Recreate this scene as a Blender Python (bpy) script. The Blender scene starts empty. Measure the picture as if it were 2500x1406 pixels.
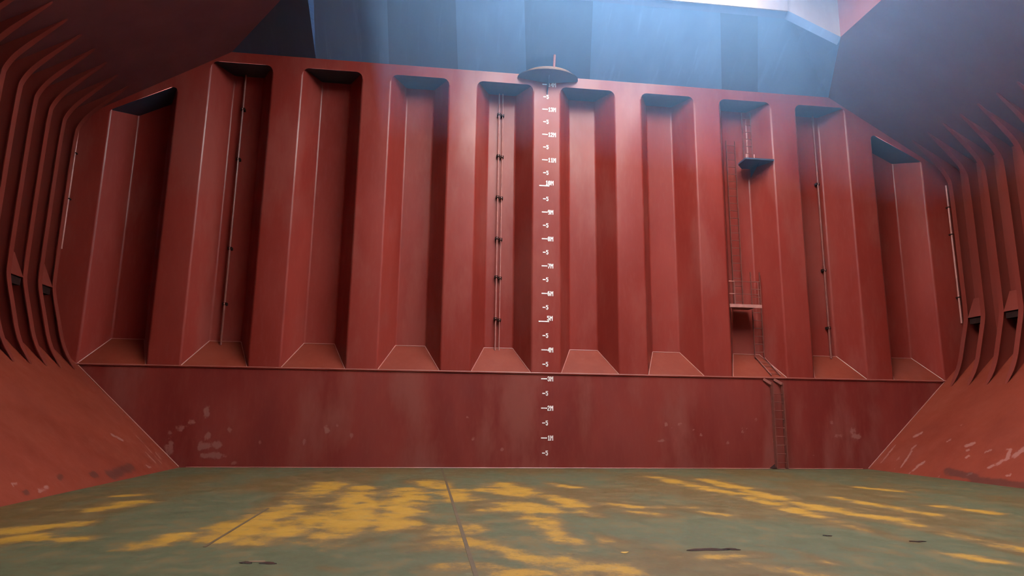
import bpy, math, random
from mathutils import Vector, Matrix, noise

# ------------------------------------------------------------------ camera
F_PX = 1627.7                                   # focal length in pixels of the 2500 px wide frame
CAM = Vector((-4.137, -22.918, 1.766))
YAW, PITCH, ROLL = 0.1263, 0.1877, 0.0124
scene = bpy.context.scene
col = scene.collection

def cam_axes():
    cy, sy, cp, sp = math.cos(YAW), math.sin(YAW), math.cos(PITCH), math.sin(PITCH)
    f = Vector((sy*cp, cy*cp, sp)); r = Vector((cy, -sy, 0)); u = r.cross(f)
    c, s = math.cos(ROLL), math.sin(ROLL)
    return c*r + s*u, -s*r + c*u, f
RIGHT, UP, FWD = cam_axes()
cd = bpy.data.cameras.new('camera'); cam = bpy.data.objects.new('camera', cd); col.objects.link(cam)
cd.sensor_width = 36; cd.lens = 36*F_PX/2500; cd.clip_start = 0.05; cd.clip_end = 500
m = Matrix.Identity(4)
for i in range(3):
    m[i][0], m[i][1], m[i][2], m[i][3] = RIGHT[i], UP[i], -FWD[i], CAM[i]
cam.matrix_world = m
scene.camera = cam

# ------------------------------------------------------------------ light
SKY = (0.92, 0.965, 1.0); SKY_POWER = 16.8
w = bpy.data.worlds.new('World'); scene.world = w; w.use_nodes = True
bg = w.node_tree.nodes['Background']
bg.inputs[0].default_value = (*SKY, 1); bg.inputs[1].default_value = SKY_POWER
scene.view_settings.view_transform = 'Standard'
scene.view_settings.look = 'None'
scene.view_settings.gamma = 1
scene.view_settings.use_curve_mapping = False
scene.view_settings.exposure = 0.0
try:
    scene.cycles.max_bounces = 8; scene.cycles.diffuse_bounces = 2; scene.cycles.volume_bounces = 1
except Exception: pass

random.seed(4)

def ray(x, y): return RIGHT*((x-1250)/F_PX) + UP*((703-y)/F_PX) + FWD
def on_floor(x, y):
    d = ray(x, y); return CAM + d*(-CAM.z/d.z)
def on_front(x, y, Y=0.0):
    d = ray(x, y); return CAM + d*((Y-CAM.y)/d.y)
def on_plane(x, y, n, o):
    d = ray(x, y); return CAM + d*((o-CAM).dot(n)/d.dot(n))

# ------------------------------------------------------------------ dimensions (metres)
PER, FW = 3.143, 1.036          # corrugation pitch and front flange width
BW, DEP = 1.05, 1.0             # back flange width, corrugation depth
OP = PER-FW                     # recess opening
ZS = 3.18                       # top of the lower stool
ZR = 13.95                      # top of the recesses
ZB = 14.35                      # foot of the upper stool
XF, XT = 11.75, 15.17           # half width of the floor, of the stool top
XW = 16.35                      # side shell
YB = -27.0                      # bulkhead behind the camera
HT = ZS/(XT-XF)                 # hopper slope
def z_top(x): return 11.93+0.6*(15.44-abs(x))     # topside tank slope
YH, ZH = -2.6, 16.2             # edge of the hatch opening
XH = 15.44-(ZH-11.93)/0.6
YH2 = -21.5
KX = 15.44-(ZB-11.93)/.6          # where the slope meets the foot of the upper stool

# ------------------------------------------------------------------ materials
def nt(name):
    m = bpy.data.materials.new(name); m.use_nodes = True
    t = m.node_tree; return m, t, t.nodes['Principled BSDF']
def N(t, kind, **kw):
    n = t.nodes.new(kind)
    for k, v in kw.items():
        if k.startswith('i_'): n.inputs[k[2:].replace('_', ' ')].default_value = v
        else: setattr(n, k, v)
    return n
def ramp(t, src, lo, hi, c0=(0, 0, 0, 1), c1=(1, 1, 1, 1), interp='EASE'):
    r = t.nodes.new('ShaderNodeValToRGB'); r.color_ramp.interpolation = interp
    r.color_ramp.elements[0].position = lo; r.color_ramp.elements[1].position = hi
    r.color_ramp.elements[0].color = c0; r.color_ramp.elements[1].color = c1
    t.links.new(src, r.inputs[0]); return r.outputs[0]
def mix(t, fac, a, b):
    n = t.nodes.new('ShaderNodeMix'); n.data_type = 'RGBA'
    for sock, v in ((n.inputs[0], fac), (n.inputs[6], a), (n.inputs[7], b)):
        if isinstance(v, (int, float)): sock.default_value = v
        elif isinstance(v, tuple): sock.default_value = (*v, 1) if len(v) == 3 else v
        else: t.links.new(v, sock)
    return n.outputs[2]
def math_(t, op, a, b=0.0):
    n = t.nodes.new('ShaderNodeMath'); n.operation = op
    for s, v in ((n.inputs[0], a), (n.inputs[1], b)):
        if isinstance(v, (int, float)): s.default_value = v
        else: t.links.new(v, s)
    return n.outputs[0]
def pos_noise(t, scale, sx=1, sy=1, sz=1, detail=4, rough=0.55, off=0.0):
    g = t.nodes.new('ShaderNodeNewGeometry'); mp = t.nodes.new('ShaderNodeMapping')
    mp.inputs['Scale'].default_value = (sx, sy, sz); mp.inputs['Location'].default_value = (off, off*1.7, off*.6)
    t.links.new(g.outputs['Position'], mp.inputs[0])
    n = t.nodes.new('ShaderNodeTexNoise'); n.inputs['Scale'].default_value = scale
    n.inputs['Detail'].default_value = detail; n.inputs['Roughness'].default_value = rough
    t.links.new(mp.outputs[0], n.inputs['Vector']); return n.outputs['Fac']

def red_paint(name, c_dark, c_mid, c_pale, pale=0.35, rough=(0.28, 0.5), scuff=False, stretch=(1, 1, .35), spec=.5, coat=0):
    m, t, b = nt(name)
    b.inputs['Specular IOR Level'].default_value = spec
    b.inputs['Coat Weight'].default_value = coat; b.inputs['Coat Roughness'].default_value = .16
    big = pos_noise(t, .45, *stretch, detail=3)
    c = mix(t, ramp(t, big, .38, .62), c_dark, c_mid)
    patch = pos_noise(t, .55, *stretch, detail=5, rough=.6, off=7.3)
    c = mix(t, math_(t, 'MULTIPLY', ramp(t, patch, .46, .66), pale), c, c_pale)
    fine = pos_noise(t, 9, 1, 1, .25, detail=3, off=2.1)
    c = mix(t, math_(t, 'MULTIPLY', ramp(t, fine, .45, .75), .12), c, c_pale)
    if scuff:
        at = N(t, 'ShaderNodeAttribute', attribute_name='scuff')
        e = math_(t, 'ADD', at.outputs['Fac'], math_(t, 'MULTIPLY', math_(t, 'SUBTRACT', pos_noise(t, 7, detail=4, off=4), .5), 1.1))
        c = mix(t, math_(t, 'MULTIPLY', ramp(t, e, .42, .66), .62), c, (.30, .125, .105))
        ad = N(t, 'ShaderNodeAttribute', attribute_name='grime')
        e2 = math_(t, 'ADD', ad.outputs['Fac'], math_(t, 'MULTIPLY', math_(t, 'SUBTRACT', pos_noise(t, 3, detail=5, off=9), .5), .9))
        c = mix(t, math_(t, 'MULTIPLY', ramp(t, e2, .4, .75), .6), c, (.035, .016, .014))
    t.links.new(c, b.inputs['Base Color'])
    rr = t.nodes.new('ShaderNodeMapRange'); t.links.new(patch, rr.inputs[0])
    rr.inputs[1].default_value = .35; rr.inputs[2].default_value = .65
    rr.inputs[3].default_value = rough[1]; rr.inputs[4].default_value = rough[0]
    t.links.new(rr.outputs[0], b.inputs['Roughness'])
    bp = t.nodes.new('ShaderNodeBump'); bp.inputs['Strength'].default_value = .25; bp.inputs['Distance'].default_value = .02
    t.links.new(pos_noise(t, 3.2, 1, 1, .4, detail=5, off=3), bp.inputs['Height']); t.links.new(bp.outputs[0], b.inputs['Normal'])
    return m
M = {}
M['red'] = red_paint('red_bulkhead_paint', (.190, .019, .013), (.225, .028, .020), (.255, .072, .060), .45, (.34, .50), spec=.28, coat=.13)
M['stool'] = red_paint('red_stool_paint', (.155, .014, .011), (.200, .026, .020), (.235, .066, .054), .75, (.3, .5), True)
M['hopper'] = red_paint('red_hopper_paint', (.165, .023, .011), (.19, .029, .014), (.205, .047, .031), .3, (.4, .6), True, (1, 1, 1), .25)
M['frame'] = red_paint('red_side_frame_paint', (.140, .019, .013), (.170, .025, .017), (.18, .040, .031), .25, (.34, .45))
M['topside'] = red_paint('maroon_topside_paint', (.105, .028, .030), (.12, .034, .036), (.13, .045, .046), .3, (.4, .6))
M['weld'] = red_paint('pale_weld_paint', (.36, .13, .11), (.42, .17, .14), (.45, .2, .17), .3, (.3, .45))
M['coaming'] = red_paint('pale_coaming_paint', (.20, .14, .13), (.25, .19, .18), (.3, .26, .25), .5)
def blue(name, a, b_):
    m, t, b = nt(name)
    c = mix(t, ramp(t, pos_noise(t, .6, 1, .4, .4, detail=4), .4, .62), a, b_)
    c = mix(t, math_(t, 'MULTIPLY', ramp(t, pos_noise(t, 2.2, 2.5, .3, .3, detail=4, off=5), .55, .75), .35), c, tuple(x*1.35 for x in b_))
    t.links.new(c, b.inputs['Base Color']); b.inputs['Roughness'].default_value = .5
    return m
M['blue'] = blue('blue_glare_tint', (.10, .185, .32), (.12, .215, .36))  # blue veil of glare painted into the upper stool colour
M['blue_dark'] = blue('dark_blue_glare_tint', (.062, .105, .18), (.072, .12, .20))  # darker bands of the same painted glare
M['navy'] = blue('navy_shade_tint', (.028, .042, .07), (.034, .05, .085))  # shade and blue veil painted into recess lids, undersides and the end band
def plain(name, c, rough=.5, metal=0):
    m, t, b = nt(name)
    c2 = mix(t, ramp(t, pos_noise(t, 6, detail=4), .4, .65), c, tuple(min(1, x*1.25) for x in c))
    t.links.new(c2, b.inputs['Base Color']); b.inputs['Roughness'].default_value = rough; b.inputs['Metallic'].default_value = metal
    return m
M['white'] = plain('white_mark_paint', (.78, .76, .74), .5)
M['steel'] = plain('red_brown_steel', (.16, .045, .035), .45)
M['steel_lit'] = plain('lit_pink_steel', (.36, .15, .13), .35)  # paler copy of the steel, light and glints put into its colour
M['clamp'] = plain('dark_steel_and_shade', (.022, .009, .008), .9)
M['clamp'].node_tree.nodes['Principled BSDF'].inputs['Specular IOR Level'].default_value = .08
M['ochre'] = plain('ochre_paint', (.17, .095, .055), .6)
M['seam'] = plain('brown_floor_seam', (.065, .035, .013), .7)
M['steel_mid'] = plain('half_lit_red_steel', (.21, .06, .048), .45)  # copy of the steel, lightened for its lit faces
M['pipe'] = plain('red_pipe_paint', (.20, .065, .055), .3)
M['lavender'] = blue('lavender_glare_tint', (.12, .17, .29), (.14, .20, .33))  # edge strip of the stool, tinted with the same glare
M['stain'] = plain('dark_wet_stain', (.025, .028, .026), .25)
M['flake'] = plain('yellow_paint_flake', (.30, .16, .02), .6)
def floor_mat():
    m, t, b = nt('worn_green_floor')
    n1 = pos_noise(t, .42, 1, .45, 1, detail=6, rough=.6, off=1.2)
    at = N(t, 'ShaderNodeAttribute', attribute_name='wear')
    c = mix(t, ramp(t, math_(t, 'ADD', n1, math_(t, 'MULTIPLY', at.outputs['Fac'], .28)), .42, .60), (.066, .066, .032), (.088, .052, .016))
    n2 = pos_noise(t, 2.3, 1, .8, 1, detail=8, rough=.7, off=5.5)
    c = mix(t, math_(t, 'MULTIPLY', ramp(t, n2, .47, .66), .7), c, (.118, .074, .027))
    at = N(t, 'ShaderNodeAttribute', attribute_name='wear')
    n3 = pos_noise(t, 1.9, .9, .75, 1, detail=9, rough=.72, off=8)
    e = math_(t, 'ADD', at.outputs['Fac'], math_(t, 'MULTIPLY', math_(t, 'SUBTRACT', n3, .5), 2.4))
    c = mix(t, math_(t, 'MULTIPLY', ramp(t, e, .08, .42), .6), c, (.150, .082, .026))
    c = mix(t, ramp(t, e, .29, .72), c, (.30, .150, .016))
    n4 = pos_noise(t, 3.4, .7, 1.0, 1, detail=7, rough=.72, off=12)
    c = mix(t, math_(t, 'MULTIPLY', ramp(t, n4, .60, .70), .45), c, (.16, .135, .075))
    c = mix(t, math_(t, 'MULTIPLY', ramp(t, n4, .32, .40, (1, 1, 1, 1), (0, 0, 0, 1)), .6), c, (.042, .026, .013))
    t.links.new(c, b.inputs['Base Color'])
    b.inputs['Specular IOR Level'].default_value = .3
    t.links.new(ramp(t, n2, .3, .7, (.5, .5, .5, 1), (.75, .75, .75, 1)), b.inputs['Roughness'])
    bp = t.nodes.new('ShaderNodeBump'); bp.inputs['Strength'].default_value = .3; bp.inputs['Distance'].default_value = .02
    t.links.new(n2, bp.inputs['Height']); t.links.new(bp.outputs[0], b.inputs['Normal'])
    return m
M['floor'] = floor_mat()

# ------------------------------------------------------------------ mesh helpers
class MB:
    def __init__(s): s.v = []; s.f = []
    def poly(s, pts):
        k = len(s.v); s.v += [tuple(p) for p in pts]; s.f.append(tuple(range(k, k+len(pts)))); return s
    def box(s, a, b):
        (x0, y0, z0), (x1, y1, z1) = a, b; k = len(s.v)
        s.v += [(x, y, z) for z in (z0, z1) for y in (y0, y1) for x in (x0, x1)]
        s.f += [tuple(k+i for i in q) for q in ((0, 2, 3, 1), (4, 5, 7, 6), (0, 1, 5, 4), (2, 6, 7, 3), (0, 4, 6, 2), (1, 3, 7, 5))]
        return s
    def bar(s, p, q, wa, wb, up=(0, 0, 1)):          # rectangular bar from p to q
        p, q = Vector(p), Vector(q); d = (q-p).normalized(); u = Vector(up)
        if abs(d.dot(u)) > .95: u = Vector((0, 1, 0))
        a = d.cross(u).normalized(); c = a.cross(d).normalized(); k = len(s.v)
        for e in (p, q):
            for i, j in ((-1, -1), (1, -1), (1, 1), (-1, 1)): s.v.append(tuple(e+a*(i*wa/2)+c*(j*wb/2)))
        s.f += [tuple(k+i for i in g) for g in ((0, 3, 2, 1), (4, 5, 6, 7), (0, 1, 5, 4), (1, 2, 6, 5), (2, 3, 7, 6), (3, 0, 4, 7))]
        return s
    def tube(s, pts, r, n=8):
        rings = []
        for i, p in enumerate(pts):
            p = Vector(p); d = (Vector(pts[min(i+1, len(pts)-1)])-Vector(pts[max(i-1, 0)])).normalized()
            u = Vector((0, 0, 1)) if abs(d.z) < .9 else Vector((1, 0, 0))
            a = d.cross(u).normalized(); c = a.cross(d).normalized(); k = len(s.v); rings.append(k)
            for j in range(n):
                th = 2*math.pi*j/n; s.v.append(tuple(p+a*(r*math.cos(th))+c*(r*math.sin(th))))
        for k0, k1 in zip(rings, rings[1:]):
            for j in range(n): s.f.append((k0+j, k0+(j+1) % n, k1+(j+1) % n, k1+j))
        s.f.append(tuple(rings[0]+j for j in reversed(range(n)))); s.f.append(tuple(rings[-1]+j for j in range(n)))
        return s
    def prism(s, pts, off):                          # polygon pushed along a vector
        off = Vector(off); n = len(pts); k = len(s.v)
        s.v += [tuple(p) for p in pts]+[tuple(Vector(p)+off) for p in pts]
        s.f.append(tuple(range(k, k+n))); s.f.append(tuple(range(k+2*n-1, k+n-1, -1)))
        for i in range(n): s.f.append((k+i, k+n+i, k+n+(i+1) % n, k+(i+1) % n))
        return s
    def grid(s, fn, nu, nv):
        k = len(s.v)
        for i in range(nu+1):
            for j in range(nv+1): s.v.append(tuple(fn(i/nu, j/nv)))
        for i in range(nu):
            for j in range(nv):
                a = k+i*(nv+1)+j; s.f.append((a, a+nv+1, a+nv+2, a+1))
        return s
    def mesh(s, name, mat, smooth=None):
        me = bpy.data.meshes.new(name); me.from_pydata(s.v, [], s.f); me.materials.append(M[mat])
        if smooth:
            me.shade_smooth()
            try: me.set_sharp_from_angle(angle=math.radians(smooth))
            except Exception: pass
        me.update(); return me
    def build(s, name, mat, parent=None, smooth=None, loc=(0, 0, 0)):
        return link(name, s.mesh(name, mat, smooth), parent, loc)
def link(name, me, parent=None, loc=(0, 0, 0)):
    o = bpy.data.objects.new(name, me); col.objects.link(o); o.location = loc; o.parent = parent; return o
def empty(name, loc=(0, 0, 0)):
    o = bpy.data.objects.new(name, None); col.objects.link(o); o.location = loc; o.empty_display_size = .2; return o
def tag(o, label, cat, group=None):
    o['label'] = label; o['category'] = cat
    if group: o['group'] = group
    return o
def struct(o, label, cat):
    o['kind'] = 'structure'; o['label'] = label; o['category'] = cat; return o
def set_attr(me, name, fn):
    a = me.attributes.new(name, 'FLOAT', 'POINT')
    a.data.foreach_set('value', [fn(v.co) for v in me.vertices])
def seg_d(p, a, b):
    ab = b-a; t = max(0, min(1, (p-a).dot(ab)/max(1e-9, ab.dot(ab)))); return (p-a-ab*t).length

# ------------------------------------------------------------------ floor
STROKES = [  # worn yellow streaks: end points on the photograph and half width in metres
 (545, 1315, 700, 1235, .45), (690, 1230, 810, 1180, .40), (640, 1320, 770, 1265, .45), (800, 1330, 880, 1240, .50), (850, 1300, 905, 1225, .35),
 (850, 1235, 880, 1190, .35), (955, 1290, 1000, 1195, .38), (1075, 1330, 1135, 1325, .45), (1100, 1300, 1130, 1290, .35), (1040, 1175, 1075, 1190, .35), (1100, 1195, 1130, 1220, .3),
 (235, 1245, 340, 1225, .35), (300, 1210, 330, 1208, .2), (0, 1302, 190, 1278, .30), (110, 1318, 180, 1315, .2), (0, 1322, 60, 1312, .25), (395, 1325, 455, 1308, .28), (340, 1340, 400, 1330, .2),
 (1235, 1180, 1275, 1205, .35), (1200, 1195, 1275, 1208, .3), (1265, 1230, 1330, 1245, .42), (1320, 1262, 1400, 1325, .30), (1190, 1245, 1235, 1243, .25),
 (1350, 1212, 1410, 1235, .30), (1420, 1245, 1445, 1258, .2), (1450, 1300, 1490, 1320, .18), (1350, 1180, 1400, 1190, .2), (1505, 1230, 1560, 1240, .25), (1560, 1250, 1610, 1258, .22), (1580, 1238, 1690, 1238, .2),
 (1600, 1165, 1830, 1215, .26), (1800, 1205, 1985, 1260, .25), (1720, 1170, 1950, 1230, .26), (1930, 1228, 2150, 1265, .35), (2040, 1214, 2270, 1256, .18), (2300, 1236, 2420, 1252, .2),
 (2040, 1275, 2220, 1322, .20), (2240, 1340, 2420, 1370, .22), (2150, 1262, 2500, 1345, .25), (2100, 1190, 2200, 1200, .2), (1720, 1250, 1770, 1258, .2), (1705, 1298, 1735, 1300, .12),
 (1090, 1385, 1180, 1385, .25), (1260, 1352, 1340, 1375, .28), (1370, 1370, 1500, 1392, .35), (1230, 1400, 1400, 1402, .2), (1720, 1362, 1860, 1352, .18), (1830, 1380, 1980, 1402, .18), (1860, 1332, 1940, 1342, .14), (1960, 1350, 2020, 1372, .16), (2080, 1340, 2200, 1352, .2), (1620, 1355, 1640, 1358, .15),
 (780, 1385, 830, 1392, .12), (1190, 1330, 1240, 1345, .15)]
SEGS = [(on_floor(a, b), on_floor(c, d), r) for a, b, c, d, r in STROKES]
GREENS = [(on_floor(x, y), r) for x, y, r in ((1750, 1300, 1.6), (1950, 1312, 1.6), (2150, 1318, 1.2), (1650, 1220, 1.5), (900, 1362, 1.5), (620, 1385, 1.2), (450, 1240, 1.3), (1400, 1170, 1.2), (100, 1390, .9), (2450, 1300, 1.0), (640, 1215, 1.0), (1480, 1290, .9))]
def wear(p):
    v = 0
    for a, b, r in SEGS:
        if abs(p.x-(a.x+b.x)/2) > abs(a.x-b.x)/2+3*r or abs(p.y-(a.y+b.y)/2) > abs(a.y-b.y)/2+3*r: continue
        d = seg_d(p, a, b)/r
        v = max(v, .72*math.exp(-.5*d*d))
    for g, r in GREENS:
        d = (p-g).length/r
        if d < 2.2: v -= .38*math.exp(-.7*d*d)
    return v
b = MB(); b.grid(lambda u, v: (-XF+2*XF*u, YB+(0-YB)*v, 0), 200, 230)
floor = b.build('floor', 'floor'); set_attr(floor.data, 'wear', wear)
struct(floor, 'worn green and ochre steel floor of the hold with yellow streaks', 'floor')
for x, y0, y1, wd in ((-3.5, -26.5, -.05, .028), (-6.95, -13.2, -9.5, .02)):
    MB().box((x-wd, y0, -.004), (x+wd, y1, .004)).build('weld_seam', 'seam', floor)

# ------------------------------------------------------------------ front bulkhead
wall = empty('wall_front'); struct(wall, 'red corrugated steel bulkhead standing on a plain lower stool', 'wall')
SC = [(505, 1005, .10, .22), (470, 1030, .14, .07), (440, 1045, .14, .10), (415, 1055, .09, .07), (560, 1048, .07, .10), (508, 1065, .10, .12), (500, 1088, .2, .12), (528, 1085, .2, .14),
      (520, 1112, .36, .10), (488, 1090, .1, .16), (570, 1130, .12, .06), (798, 1048, .09, .12), (823, 1038, .06, .05), (858, 1064, .06, .13), (1140, 1020, .06, .06), (1155, 1071, .05, .07), (1226, 1097, .06, .06),
      (1626, 1036, .06, .08), (1657, 1036, .09, .07), (1694, 1050, .05, .05), (1712, 1062, .06, .06), (1776, 1080, .06, .08), (1813, 1051, .055, .15), (1823, 1044, .04, .04), (1845, 1023, .05, .08), (1615, 1076, .12, .05),
      (2083, 1058, .10, .25), (2095, 1065, .12, .1), (2045, 1064, .22, .06), (2030, 1032, .05, .1), (1888, 1076, .03, .12), (1640, 1045, .04, .04), (742, 1080, .05, .1), (635, 1080, .05, .08), (1985, 1110, .06, .06), (415, 1090, .12, .25)]
SCW = [(on_front(x, y), a, c) for x, y, a, c in SC]
def scuff_stool(p):
    v = 0
    for q, a, c in SCW:
        d = ((p.x-q.x)/a)**2+((p.z-q.z)/c)**2
        if d < 6: v = max(v, .8*math.exp(-.5*d))
    return v
b = MB()
def stool_pt(u, v):
    z = ZS*v; h = XF+(XT-XF)*v
    return (-h+2*h*u, 0, z)
b.grid(stool_pt, 420, 48)
so = b.build('stool_plate', 'stool', wall); set_attr(so.data, 'scuff', scuff_stool); set_attr(so.data, 'grime', lambda p: 0)
so['label'] = 'plain red lower stool plate with pale scuffs'
MB().box((-XT-.02, -.035, ZS-.02), (XT+.02, .0, ZS+.012)).build('shelf_edge', 'red', wall)
MB().tube([(-XT, -.03, ZS+.018), (XT, -.03, ZS+.018)], .012, 6).build('weld_bead', 'weld', wall)
MB().tube([(-XF+.2, -.012, .012), (XF-.2, -.012, .012)], .013, 6).build('weld_bead', 'weld', wall)

# the folded corrugation, corner by corner, with rounded bends
RB = .10
def fillet(p, c, q, r, n=6):
    a = (p-c).normalized(); d = (q-c).normalized(); th = a.angle(d); L = r/math.tan(th/2)
    cen = c+(a+d).normalized()*(r/math.sin(th/2)); s = c+a*L; e = c+d*L
    v0, v1 = s-cen, e-cen; w_ = v0.angle(v1); out = []
    for i in range(n+1):
        t = i/n; out.append(cen+(v0*math.sin((1-t)*w_)+v1*math.sin(t*w_))/math.sin(w_))
    return out
def cap(x):                      # underside of the slope or of the upper stool in the bulkhead plane
    return min(ZB, z_top(x))
def sheet(name, pts, zb, zt, mat='red', parent=wall, smooth=60):
    b = MB(); k = 0
    for p in pts: b.v += [(p.x, p.y, zb(p)), (p.x, p.y, zt(p))]
    for i in range(len(pts)-1): b.f.append((2*i, 2*i+2, 2*i+3, 2*i+1))
    return b.build(name, mat, parent, smooth)
V = lambda x, y: Vector((x, y, 0))
def shed_z(p): return ZS+max(0, p.y)/DEP*.94
for k in range(-4, 5):
    xc = k*PER; h = FW/2; s = (OP-BW)/2
    lo, l, r, ro = V(xc-h-s, DEP), V(xc-h, 0), V(xc+h, 0), V(xc+h+s, DEP)
    pts = fillet(lo, l, r, RB)+fillet(l, r, ro, RB)
    sheet('front_flange', pts, lambda p: ZS, lambda p: cap(p.x))
    # mid-width weld line of the nearest seam
def rec_top(c, x):               # height of a recess lid at x
    if abs(c) > 13: return 11.87+(15.17-abs(x))*(12.95-11.87)/2.08
    return ZR
for k in range(-5, 5):
    c = (k+.5)*PER; o = OP/2; h = BW/2
    fl, bl, br, fr = V(c-o, 0), V(c-h, DEP), V(c+h, DEP), V(c+o, 0)
    fl0, fr0 = V(c-o-1, 0), V(c+o+1, 0)
    A = fillet(fl0, fl, bl, RB)[-1]; Bq = fillet(fl, bl, br, RB); Cq = fillet(bl, br, fr, RB); D = fillet(br, fr, fr0, RB)[0]
    top = lambda p, c=c: rec_top(c, p.x)+.02
    sheet('side_web', [A, Bq[0]], shed_z, top)
    sheet('back_flange', Bq+Cq, shed_z, top)
    sheet('side_web', [Cq[-1], D], shed_z, top)
    sp = MB().poly([(c-o, 0, ZS+.004), (c+o, 0, ZS+.004), (c+h, DEP, ZS+.944), (c-h, DEP, ZS+.944)]).build('shedder_plate', 'hopper', wall)
    set_attr(sp.data, 'scuff', lambda p: 0); set_attr(sp.data, 'grime', lambda p: 0)
    for p, q in (((c-o+.03, .02, ZS+.035), (c-h+.005, DEP-.02, ZS+.935)), ((c+o-.03, .02, ZS+.035), (c+h-.005, DEP-.02, ZS+.935)), ((c-h, DEP-.015, ZS+.94), (c+h, DEP-.015, ZS+.94))):
        MB().tube([p, q], .013, 6).build('weld_bead', 'weld', sp)
    # lid of the recess
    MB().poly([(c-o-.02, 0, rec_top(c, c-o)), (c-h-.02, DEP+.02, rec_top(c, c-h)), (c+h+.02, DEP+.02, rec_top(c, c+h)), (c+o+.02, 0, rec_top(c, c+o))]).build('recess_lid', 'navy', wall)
    # fascia above the opening with rounded corners
    R_ = .26; b = MB(); n = 6; low = []
    x0, x1 = c-o-.01, c+o+.01
    zl, zr = rec_top(c, x0), rec_top(c, x1)
    sl = (zr-zl)/(x1-x0)
    rl = rr_ = R_
    if c < -13: rl = .12
    if c > 13: rr_ = .12
    pts = [(x0, zl-rl)]
    for i in range(1, n+1):
        a = math.pi/2*i/n; pts.append((x0+rl*(1-math.cos(a)), zl-rl+rl*math.sin(a)+sl*rl*(1-math.cos(a))))
    for i in range(n+1):
        a = math.pi/2*(1-i/n); pts.append((x1-rr_*(1-math.cos(a)), zr-rr_+rr_*math.sin(a)-sl*rr_*(1-math.cos(a))))
    for kx in (-KX, KX):
        for i in range(len(pts)-1):
            if pts[i][0] < kx < pts[i+1][0]:
                f = (kx-pts[i][0])/(pts[i+1][0]-pts[i][0]); pts.insert(i+1, (kx, pts[i][1]+f*(pts[i+1][1]-pts[i][1]))); break
    for (xa, za), (xb, zb_) in zip(pts, pts[1:]):
        b.poly([(xa, -.004, za), (xb, -.004, zb_), (xb, -.004, cap(xb)), (xa, -.004, cap(xa))])
    for xa, xb, zz in ((x0-.09, x0, zl-rl), (x1, x1+.09, zr-rr_)):
        b.poly([(xa, -.004, zz), (xb, -.004, zz), (xb, -.004, cap(xb)), (xa, -.004, cap(xa))])
    b.build('recess_fascia', 'red', wall)
for s in (-1, 1):                # flat end strips beside the side frames
    a = V(s*(XT), 0); bb = V(s*XW, 0); web = V(s*(XT-(OP-BW)/2), DEP)
    sheet('end_flange', [bb]+fillet(bb, a, web, RB), lambda p: ZS+max(0, (abs(p.x)-XT))*HT, lambda p: cap(p.x))
# plate behind everything so that no daylight leaks in
MB().poly([(-17, DEP+.15, -.1), (17, DEP+.15, -.1), (17, DEP+.15, 17), (-17, DEP+.15, 17)]).build('backing_plate', 'red', wall)

# ------------------------------------------------------------------ side walls, hoppers and frames
NF, FS = 14, .79
PRO = [(14.95, 2.98), (15.38, 3.70), (15.62, 4.55), (15.86, 5.38), (15.90, 5.75), (15.90, 10.70), (15.80, 11.05), (15.50, 11.50), (14.45, 12.52)]
FLW = .20                        # face flange width along the ship
def round_line(pts, it=2):
    for _ in range(it):
        q = [pts[0]]
        for a, c in zip(pts, pts[1:]):
            q += [(a[0]*.75+c[0]*.25, a[1]*.75+c[1]*.25), (a[0]*.25+c[0]*.75, a[1]*.25+c[1]*.75)]
        q.append(pts[-1]); pts = q
    return pts
PR = round_line(PRO, 2)
def hop_z(x): return (abs(x)-XF)*HT
HB = {-1: [((275, 1062), (298, 1074), .07), ((330, 1060), (395, 1132), .03), ((357, 1105), (380, 1130), .045), ((360, 1138), (368, 1140), .06), ((118, 1190), (95, 1198), .05), ((30, 1185), (40, 1180), .04), ((380, 1105), (392, 1120), .04)],
      1: [((2232, 1066), (2248, 1058), .07), ((2150, 1130), (2188, 1085), .035), ((2200, 1140), (2225, 1103), .05), ((2220, 1155), (2240, 1140), .05), ((2240, 1138), (2255, 1128), .07), ((2190, 1122), (2194, 1118), .05), ((2225, 1096), (2235, 1088), .05), ((2362, 1087), (2376, 1082), .09), ((2360, 1100), (2364, 1098), .06), ((2360, 1116), (2366, 1112), .06), ((2405, 1105), (2418, 1098), .05),
          ((2458, 1122), (2466, 1098), .06), ((2455, 1097), (2466, 1098), .04), ((2478, 1112), (2498, 1096), .10), ((2435, 1134), (2443, 1126), .08), ((2415, 1141), (2422, 1138), .06), ((2364, 1158), (2370, 1156), .06), ((2312, 1077), (2320, 1073), .05), ((2345, 1039), (2348, 1037), .04), ((2290, 1165), (2306, 1143), .025), ((2458, 1160), (2468, 1158), .05), ((2180, 1146), (2184, 1145), .04)]}
GR = {-1: [((270, 1160), (320, 1140), .16), ((225, 1160), (232, 1155), .1), ((145, 1168), (150, 1160), .08), ((60, 1205), (66, 1200), .07)], 1: [((2310, 1150), (2380, 1165), .14), ((2380, 1172), (2500, 1185), .14)]}
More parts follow.
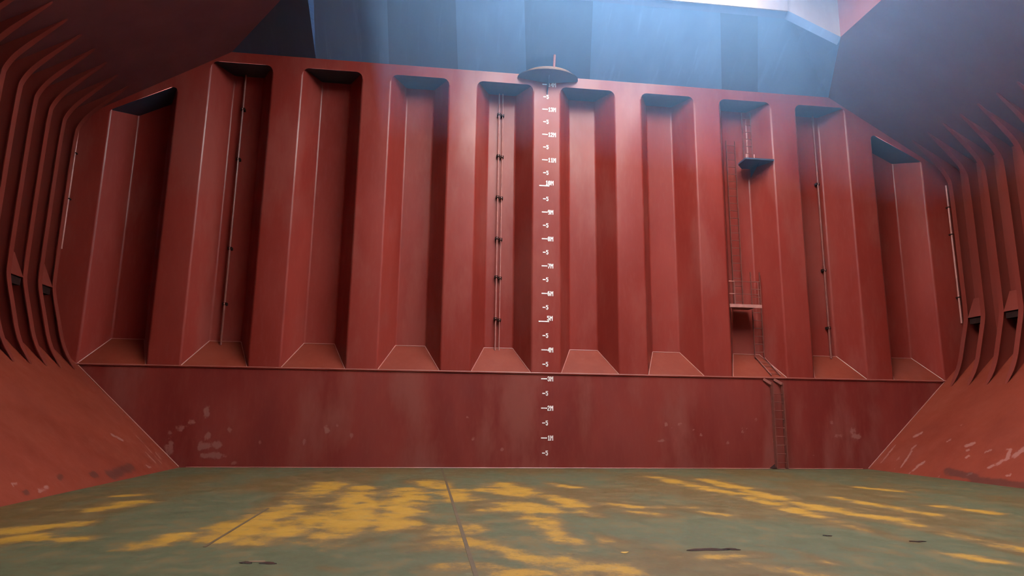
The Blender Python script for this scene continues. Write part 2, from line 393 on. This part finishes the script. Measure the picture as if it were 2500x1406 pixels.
for s, nm in ((-1, 'left'), (1, 'right')):
    wl = empty('wall_'+nm)
    struct(wl, 'red ship side on the %s with a sloping hopper and vertical frames' % nm, 'wall')
    n_ = Vector((-s*HT, 0, 1)); o_ = Vector((s*XF, 0, 0))
    hb = [(on_plane(*a, n_, o_), on_plane(*c, n_, o_), r) for a, c, r in HB[s]]
    gr = [(on_plane(*a, n_, o_), on_plane(*c, n_, o_), r) for a, c, r in GR[s]]
    def blob(p, lst):
        v = 0
        for a, c, r in lst:
            if abs(p.y-a.y) < 2: 
                d = seg_d(p, a, c)/r
                if d < 3: v = max(v, .85*math.exp(-.5*d*d))
        return v
    b = MB(); b.grid(lambda u, v: (s*(XF+(XW-XF)*u), YB*(1-v)**2 if False else (-12+12*v), HT*(XW-XF)*u), 80, 190)
    ho = b.build('hopper_plate', 'hopper', wl); set_attr(ho.data, 'scuff', lambda p: blob(p, hb)); set_attr(ho.data, 'grime', lambda p: blob(p, gr))
    ho['label'] = 'sloping red hopper plate with pale scratches'
    b = MB().poly([(s*XF, YB, 0), (s*XW, YB, hop_z(XW)), (s*XW, -12, hop_z(XW)), (s*XF, -12, 0)])
    h2 = b.build('hopper_plate', 'hopper', wl); set_attr(h2.data, 'scuff', lambda p: 0); set_attr(h2.data, 'grime', lambda p: 0)
    MB().tube([(s*(XF+.02), -.02, .03), (s*(XT-.02), -.02, ZS-.0)], .014, 6).build('weld_bead', 'weld', wl)
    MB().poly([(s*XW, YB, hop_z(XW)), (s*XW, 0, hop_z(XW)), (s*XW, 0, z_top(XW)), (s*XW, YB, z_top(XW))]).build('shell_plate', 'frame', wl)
    # one frame: web, face flange
    web = MB()
    edge = []
    for x, z in PR: edge.append((x, max(z, hop_z(x)+.0)))
    for (xa, za), (xb, zb_) in zip(PR, PR[1:]):
        def outer(x, z):
            if z < 4.3: return (min(XW, XF+z/HT+.0), z)
            if z > 11.3: return (min(XW, 15.44-(z-11.93)/.6), z)
            return (XW, z)
        oa, ob = outer(xa, za), outer(xb, zb_)
        for y in (-.012, .012):
            web.poly([(s*xa, y, za), (s*xb, y, zb_), (s*ob[0], y, ob[1]), (s*oa[0], y, oa[1])])
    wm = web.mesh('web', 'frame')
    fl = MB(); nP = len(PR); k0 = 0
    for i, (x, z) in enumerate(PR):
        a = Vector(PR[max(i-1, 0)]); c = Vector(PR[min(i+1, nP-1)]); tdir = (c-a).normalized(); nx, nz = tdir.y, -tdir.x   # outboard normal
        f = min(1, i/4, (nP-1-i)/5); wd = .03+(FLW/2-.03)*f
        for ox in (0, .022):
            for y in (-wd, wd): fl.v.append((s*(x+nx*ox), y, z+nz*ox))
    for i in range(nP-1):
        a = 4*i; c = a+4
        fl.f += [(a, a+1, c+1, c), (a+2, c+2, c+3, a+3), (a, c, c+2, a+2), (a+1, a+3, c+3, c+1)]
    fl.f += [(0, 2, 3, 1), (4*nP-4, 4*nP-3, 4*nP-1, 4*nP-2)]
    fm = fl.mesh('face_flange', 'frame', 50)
    # hood between two frames
    wz = 5.52; xi = 15.87
    hd = MB()
    hd.prism([(s*xi, -FS+.1, wz), (s*(xi+.34), -FS+.1, wz+.02), (s*(xi+.34), -FS+.1, wz+.75)], (0, FS-.2, 0))
    hm = hd.mesh('tripping_hood', 'frame')
    hk = MB().box((min(s*(xi+.05), s*(xi+.33)), -FS+.12, wz-.24), (max(s*(xi+.05), s*(xi+.33)), -.12, wz-.005)).mesh('hood_mouth_shade', 'clamp')  # dark block standing in for shade in the hood's open bottom
    for k in range(NF):
        y = -.52-FS*k
        fr = link('frame', wm, wl, (0, y, 0))
        link('face_flange', fm, fr)
        if k % 2 == 0:
            h_ = link('tripping_hood', hm, wl, (0, y, 0))
            link('hood_mouth_shade', hk, h_)

# ------------------------------------------------------------------ topside slopes, upper stool and hatch
ceil = empty('ceiling'); struct(ceil, 'sloping topside plates and upper stool coloured with blue glare around the open hatch', 'ceiling')
XR, YR = 10.1, -2.9             # the opening reaches further out on the right, behind a chamfered corner
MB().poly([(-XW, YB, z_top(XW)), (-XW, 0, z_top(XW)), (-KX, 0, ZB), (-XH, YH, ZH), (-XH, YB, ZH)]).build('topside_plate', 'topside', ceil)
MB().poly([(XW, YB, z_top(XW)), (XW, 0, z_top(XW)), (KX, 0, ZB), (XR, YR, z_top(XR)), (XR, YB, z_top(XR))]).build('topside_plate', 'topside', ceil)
MB().poly([(KX, 0, ZB), (XH, YH, ZH), (XR, YR, z_top(XR))]).build('corner_plate', 'blue', ceil)
MB().poly([(XH, YH, ZH), (XR, YR, z_top(XR)), (XR, YR, ZH+1.2), (XH, YH, ZH+1.2)]).build('end_coaming', 'coaming', ceil)
MB().poly([(-XH, YH, ZH), (-XH, YH2, ZH), (-XH, YH2, ZH+1.2), (-XH, YH, ZH+1.2)]).build('side_coaming', 'frame', ceil)
MB().poly([(XR, YR, z_top(XR)), (XR, YB, z_top(XR)), (XR, YB, ZH+1.2), (XR, YR, ZH+1.2)]).build('side_coaming', 'frame', ceil)
# upper stool face in strips, blue glare and its dark bands painted in
def stool_x(t): return 15.44-((ZB+(ZH-ZB)*t)-11.93)/.6       # half width on the way up
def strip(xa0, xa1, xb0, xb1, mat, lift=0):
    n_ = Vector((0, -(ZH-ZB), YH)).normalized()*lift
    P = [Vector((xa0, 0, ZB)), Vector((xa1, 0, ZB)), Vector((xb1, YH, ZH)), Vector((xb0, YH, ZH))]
    return MB().poly([p+n_ for p in P]).build('stool_glare_band', mat, ceil)
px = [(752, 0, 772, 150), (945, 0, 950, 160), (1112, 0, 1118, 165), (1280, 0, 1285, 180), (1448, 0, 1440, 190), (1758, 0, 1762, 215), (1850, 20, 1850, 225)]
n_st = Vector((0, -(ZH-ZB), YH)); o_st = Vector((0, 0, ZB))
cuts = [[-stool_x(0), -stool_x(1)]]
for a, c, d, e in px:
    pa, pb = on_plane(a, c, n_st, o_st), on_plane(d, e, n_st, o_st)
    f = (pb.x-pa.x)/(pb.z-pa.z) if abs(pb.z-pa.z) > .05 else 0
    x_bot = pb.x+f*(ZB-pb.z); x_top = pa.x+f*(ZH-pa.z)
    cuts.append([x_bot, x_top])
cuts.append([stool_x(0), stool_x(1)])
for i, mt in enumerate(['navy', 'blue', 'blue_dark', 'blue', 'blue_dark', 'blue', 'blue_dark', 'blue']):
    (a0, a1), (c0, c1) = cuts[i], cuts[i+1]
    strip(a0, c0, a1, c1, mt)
for a_, c_ in ((Vector((-XH, YH, ZH)), Vector((XH, YH, ZH))), (Vector((XH, YH, ZH)), Vector((XR, YR, z_top(XR))))):
    dn = Vector((0, .24, -.17)); nn = Vector((0, -.006, -.009))
    MB().poly([a_+nn, c_+nn, c_+nn+dn, a_+nn+dn]).build('edge_plate', 'lavender', ceil)
# end coaming above the edge of the stool
MB().box((-XH, YH-.05, ZH-.05), (XH, YH, ZH+1.2)).build('end_coaming', 'coaming', ceil)
MB().poly([(-XH, YH2, ZH), (XR, YH2, ZH), (XR, YB, ZH), (-XH, YB, ZH)]).build('cross_deck', 'frame', ceil)
MB().box((-XH, YH2, ZH), (XR, YH2+.05, ZH+1.2)).build('end_coaming', 'coaming', ceil)
# unseen panels added over the hatch to narrow the sky light and deepen shadows
ZC = ZH+1.2
MB().box((-XH-.3, YH2-.2, ZC), (-2.8, YH+.3, ZC+.5)).build('sky_blocker', 'topside', ceil)
MB().box((7.4, YB, ZC), (XR+.3, YH+.3, ZC+.5)).build('sky_blocker', 'topside', ceil)
MB().box((-2.8, YB, ZC), (7.4, -18.5, ZC+.5)).build('sky_blocker', 'topside', ceil)
wb = MB().poly([(-XW, YB, 0), (XW, YB, 0), (XW, YB, 17), (-XW, YB, 17)]).build('wall_back', 'red')
struct(wb, 'red bulkhead closing the hold behind the viewer', 'wall')

# ------------------------------------------------------------------ painted depth scale
GL = {'0': ['01110', '11011', '11011', '11011', '11011', '11011', '01110'], '1': ['00110', '01110', '00110', '00110', '00110', '00110', '01111'],
      '2': ['01110', '11011', '00011', '00110', '01100', '11000', '11111'], '3': ['01110', '11011', '00011', '00110', '00011', '11011', '01110'],
      '4': ['00011', '00111', '01111', '11011', '11111', '00011', '00011'], '5': ['11111', '11000', '11110', '00011', '00011', '11011', '01110'],
      '6': ['01110', '11000', '11110', '11011', '11011', '11011', '01110'], '7': ['11111', '00011', '00011', '00110', '00110', '01100', '01100'],
      '8': ['01110', '11011', '11011', '01110', '11011', '11011', '01110'], '9': ['01110', '11011', '11011', '01111', '00011', '00011', '01110'],
      'M': ['1100011', '1110111', '1111111', '1101011', '1100011', '1100011', '1100011']}
ds = empty('depth_scale', (0, -.006, 0))
tag(ds, 'white painted metre marks and numerals running up the central red flange', 'depth scale')
def glyphs(text, x, z, h, name):
    b = MB(); ph = h/7
    for ch in text:
        nc = len(GL[ch][0]); cw_ = (.085 if nc == 5 else .10)/nc*h/.17
        for r, row in enumerate(GL[ch]):
            i = 0
            while i < nc:
                if row[i] == '1':
                    j = i
                    while j < nc and row[j] == '1': j += 1
                    b.box((x+i*cw_, -.003, z+h-(r+1)*ph), (x+j*cw_, .003, z+h-r*ph+.0005)); i = j
                else: i += 1
        x += nc*cw_+.014
    o = b.build(name, 'white', ds); o['label'] = 'white painted ' + text
    return o
for i in range(1, 29):
    z = i*.5
    yo = -.0
    if i % 2:
        MB().box((-.13, -.003, z-.018), (-.03, .003, z+.018)).build('mark_line', 'white', ds)
        glyphs('5', -.01, z-.08, .16, 'numeral')
    elif i in (10, 20):
        MB().box((-.27, -.003, z-.02), (.10, .003, z+.02)).build('mark_line', 'white', ds)
        glyphs('%dM' % (i//2), -.04 if i == 20 else .03, z+.03, .17, 'numeral')
    else:
        MB().box((-.17, -.003, z-.018), (.04, .003, z+.018)).build('mark_line', 'white', ds)
        glyphs('%dM' % (i//2), .05, z-.085, .17, 'numeral')

# ------------------------------------------------------------------ conical fitting above the scale
fx, fz, fr_ = .03, 14.20, 1.15
e = empty('half_round_platform', (fx, 0, fz))
tag(e, 'half-round platform with dark dished underside and ochre lip tinted for its glow above the depth scale', 'platform')
b = MB(); n = 24; fy = .82
rim = [(-fr_*math.cos(math.pi*i/n), -fy*math.sin(math.pi*i/n), 0) for i in range(n+1)]
for i in range(n): b.poly([rim[i], rim[i+1], (0, -.02, -.16)])
b.poly([(x, y, .03) for x, y, z in rim])
b.build('dish', 'navy', e, 40)
b = MB()
for i in range(n):
    q = [rim[i], rim[i+1]]; hh = [.03+.10*math.sin(math.pi*j/n)**2 for j in (i, i+1)]
    lo_ = [Vector(p) for p in q]; hi_ = [Vector((p[0]*.94, p[1]*.94, h_)) for p, h_ in zip(q, hh)]
    b.poly([lo_[0], lo_[1], hi_[1], hi_[0]])
b.build('lip', 'ochre', e, 40)  # ochre colour stands in for the orange glow along the rim
MB().tube([(.10, -.74, .05), (.13, -.72, .62)], .045, 8).build('post', 'steel_mid', e)
MB().prism([(-.03, 0, -.62), (-.03, -.55, -.08), (-.03, 0, -.04)], (.025, 0, 0)).build('knee_bracket', 'blue_dark', e)

# ------------------------------------------------------------------ ladders
def ladder(a, c, w_, label, stile='steel', rung_gap=.3, st=(.012, .06), across=(1, 0, 0), foot=False):
    a, c = Vector(a), Vector(c); ac = Vector(across); L = (c-a).length; d = (c-a).normalized()
    e = empty('ladder', a); tag(e, label, 'ladder')
    for s in (-1, 1):
        MB().bar(ac*(s*w_/2), (c-a)+ac*(s*w_/2), *((st[0], st[1])), up=d.cross(ac)).build('stile', stile, e)
    rm = MB().tube([-ac*(w_/2), ac*(w_/2)], .013, 6).mesh('rung', 'steel')
    k = 1
    while k*rung_gap < L:
        link('rung', rm, e, d*(k*rung_gap-.1)); k += 1
    return e
xl = 8.405
l1 = ladder((xl, -.13, .02), (xl, -.13, 3.0), .40, 'lowest vertical ladder on the plain stool, its feet on the floor', 'steel', .3, (.03, .17))
for s in (-1, 1):
    MB().prism([(s*.2, -.05, 0), (s*.2+s*.16*(1.4 if s < 0 else .5), .15, 0), (s*.2, .15, .16)], (0, .01, 0)).build('foot_gusset', 'clamp', l1)
    MB().bar((s*.2, 0, 2.95), (s*.2-.25, .10, 3.12), .025, .09).build('top_bracket', 'steel_mid', l1)
ladder((8.48, .02, ZS+.10), (8.29, .80, ZS+.84), .34, 'short inclined ladder lying up the sloping plate above the stool', 'steel_mid', .22, (.03, .03))
ladder((8.25, .72, ZS+.80), (8.25, .72, 7.25), .36, 'vertical ladder between the sloping plate and the lower small platform', 'steel', .3, (.02, .06))
ladder((7.58, .82, 5.90), (7.58, .82, 12.6), .36, 'long shaded vertical ladder rising from the lower small platform', 'steel', .3, (.02, .06))
ladder((8.30, .82, 11.62), (8.30, .82, 13.85), .36, 'uppermost ladder standing on the dark upper platform', 'steel', .3, (.02, .06))
# platforms
e = empty('platform', (7.5, .4, 5.80)); tag(e, 'lower small platform with short handrails in the ladder recess', 'platform')
def pl(x, y): return (x-7.5, y-.4)
P = [(6.86, .03), (8.0, .03), (8.0, .92), (7.36, .92)]
MB().prism([(*pl(x, y), 0) for x, y in P], (0, 0, .05)).build('deck_plate', 'steel', e)
MB().box((*pl(6.84, .0), -.06), (*pl(8.08, .03), .06)).build('toe_edge', 'steel_lit', e)
for z in (.45, .92):
    MB().tube([(*pl(6.86, .05), z), (*pl(7.08, .05), z)], .016, 6).build('handrail', 'steel_lit', e)
    MB().tube([(*pl(7.08, .05), z), (*pl(8.0, .05), z)], .012, 6).build('handrail', 'steel', e)
for x in (7.08, 8.0): MB().tube([(*pl(x, .05), .05), (*pl(x, .05), .94)], .015, 6).build('post', 'steel', e)
MB().prism([(*pl(6.95, .1), 0), (*pl(7.34, .85), 0), (*pl(7.34, .85), -.5)], (.02, 0, 0)).build('knee_bracket', 'steel', e)
e = empty('platform', (8.2, .4, 11.5)); tag(e, 'dark upper platform jutting from the ladder recess below the uppermost ladder', 'platform')
P = [(7.72, -.08), (8.88, -.08), (8.88, .02), (8.40, .93), (8.05, .93), (7.72, .55)]
MB().prism([(x-8.2, y-.4, 0) for x, y in P], (0, 0, .06)).build('deck_plate', 'navy', e)
for x, y in ((7.78, -.03), (8.1, -.03)):
    MB().tube([(x-8.2, y-.4, .05), (x-8.2, y-.4, .22)], .02, 6).build('stanchion', 'steel_lit', e)
MB().prism([(8.4-8.2, .9-.4, 0), (8.4-8.2, .2-.4, 0), (8.4-8.2, .9-.4, -.35)], (.02, 0, 0)).build('knee_bracket', 'navy', e)

# ------------------------------------------------------------------ pipes
def pipe(x, y, z0, z1, r, label, clamps, cw=.13, mat='pipe', group=None):
    e = empty('pipe', (x, y, z0)); tag(e, label, 'pipe', group)
    MB().tube([(0, 0, 0), (0, 0, z1-z0)], r, 8).build('tube', mat, e, 40)
    for z in clamps:
        c = MB().box((-cw/2, -.03, -.045), (cw/2, DEP-y-.002, .045)).build('clamp', 'clamp', e, loc=(0, 0, z-z0))
        MB().tube([(0, -.06, 0), (0, -.02, 0)], .02, 6).build('bolt', 'steel_lit', c)
CL = [13.09, 11.41, 9.78, 8.18, 6.72, 5.17]
pipe(-1.70, .88, ZS+.85, ZR-.01, .022, 'left one of the paired pipes in the recess beside the depth scale', CL, .12, 'steel_lit')
pipe(-1.56, .88, ZS+.85, ZR-.01, .018, 'right one of the paired pipes in the recess beside the depth scale', [z-.04 for z in CL], .12, 'steel_lit')
pipe(-11.10, .86, ZS+.80, ZR-.01, .035, 'thin pipe in the shaded recess near the left ship side', [12.6, 10.67, 7.37, 5.4], .14)
pipe(11.22, .86, ZS+.85, ZR-.01, .035, 'thin pipe in the shaded recess near the right ship side', [11.02, 7.48, 5.2], .14)

for s_, z0, z1, zc, lb in ((-1, 6.9, 11.0, (10.2, 8.6), 'bright pipe in the corner between bulkhead and left side frames'), (1, 5.4, 10.9, (10.0, 8.9, 6.4), 'bright pipe in the corner between bulkhead and right side frames')):
    e = empty('pipe', (s_*16.06, -.10, z0)); tag(e, lb, 'pipe')
    MB().tube([(0, 0, 0), (0, 0, z1-z0)], .034, 10).build('tube', 'steel_lit', e, 40)
    for z in zc: MB().box((-.05, -.038, -.02), (.05, .098, .02)).build('clamp', 'clamp', e, loc=(0, 0, z-z0))

# ------------------------------------------------------------------ stains and scraps on the floor
def stain(x, y, a, c, label, mat='stain', seed=1, name='stain'):
    p = on_floor(x, y); rnd = random.Random(seed); n = 22
    ph = [rnd.uniform(0, 6.28) for _ in range(4)]
    pts = []
    for i in range(n):
        th = 2*math.pi*i/n; r = 1+.22*math.sin(2*th+ph[0])+.15*math.sin(3*th+ph[1])+.1*math.sin(5*th+ph[2])
        pts.append((a*r*math.cos(th), c*r*math.sin(th), 0))
    o = MB().prism(pts, (0, 0, .004)).build(name, mat, loc=(p.x, p.y, .001))
    return tag(o, label, 'stain' if name == 'stain' else 'debris')
stain(1728, 1342, .24, .10, 'larger dark wet stain lying on the green floor', seed=3)
stain(1785, 1341, .12, .06, 'smaller dark wet stain beside the larger one', seed=5)
stain(2240, 1322, .11, .06, 'small dark spot on the ochre streaks far right', seed=7)
stain(2020, 1308, .06, .05, 'tiny dark spot on the pale green floor', seed=9)
stain(600, 1374, .07, .06, 'dark patch drawn for a floor dent left of the pale flake', seed=11)  # dent in the floor drawn as flat dark patches
stain(655, 1375, .09, .06, 'dark patch drawn for a floor dent right of the pale flake', seed=12)
stain(628, 1371, .09, .04, 'pale flake lying between two dark patches', 'ochre', 13, 'flake')
stain(1525, 1349, .055, .05, 'bright yellow paint flake alone on the floor', 'flake', 15, 'flake')

# ------------------------------------------------------------------ daylight haze under the hatch
def haze_mat():
    m = bpy.data.materials.new('blue_haze'); m.use_nodes = True; t = m.node_tree; t.nodes.clear()
    o = t.nodes.new('ShaderNodeOutputMaterial'); v = t.nodes.new('ShaderNodeVolumeScatter')
    v.inputs['Color'].default_value = (.30, .58, 1.0, 1); v.inputs['Density'].default_value = .023; v.inputs['Anisotropy'].default_value = .0
    t.links.new(v.outputs[0], o.inputs['Volume']); return m
M['haze'] = haze_mat()
hz = MB().prism([(-6.0, -16, 11.2), (1.0, -16, 11.0), (15.3, -16, 9.6), (15.3, -16, 11.8), (8.6, -16, 15.8), (-6.0, -16, 15.8)], (0, 15.7, 0)).build('haze', 'haze')
hz['kind'] = 'stuff'
tag(hz, 'faint blue daylight haze hanging below the open hatch', 'haze')
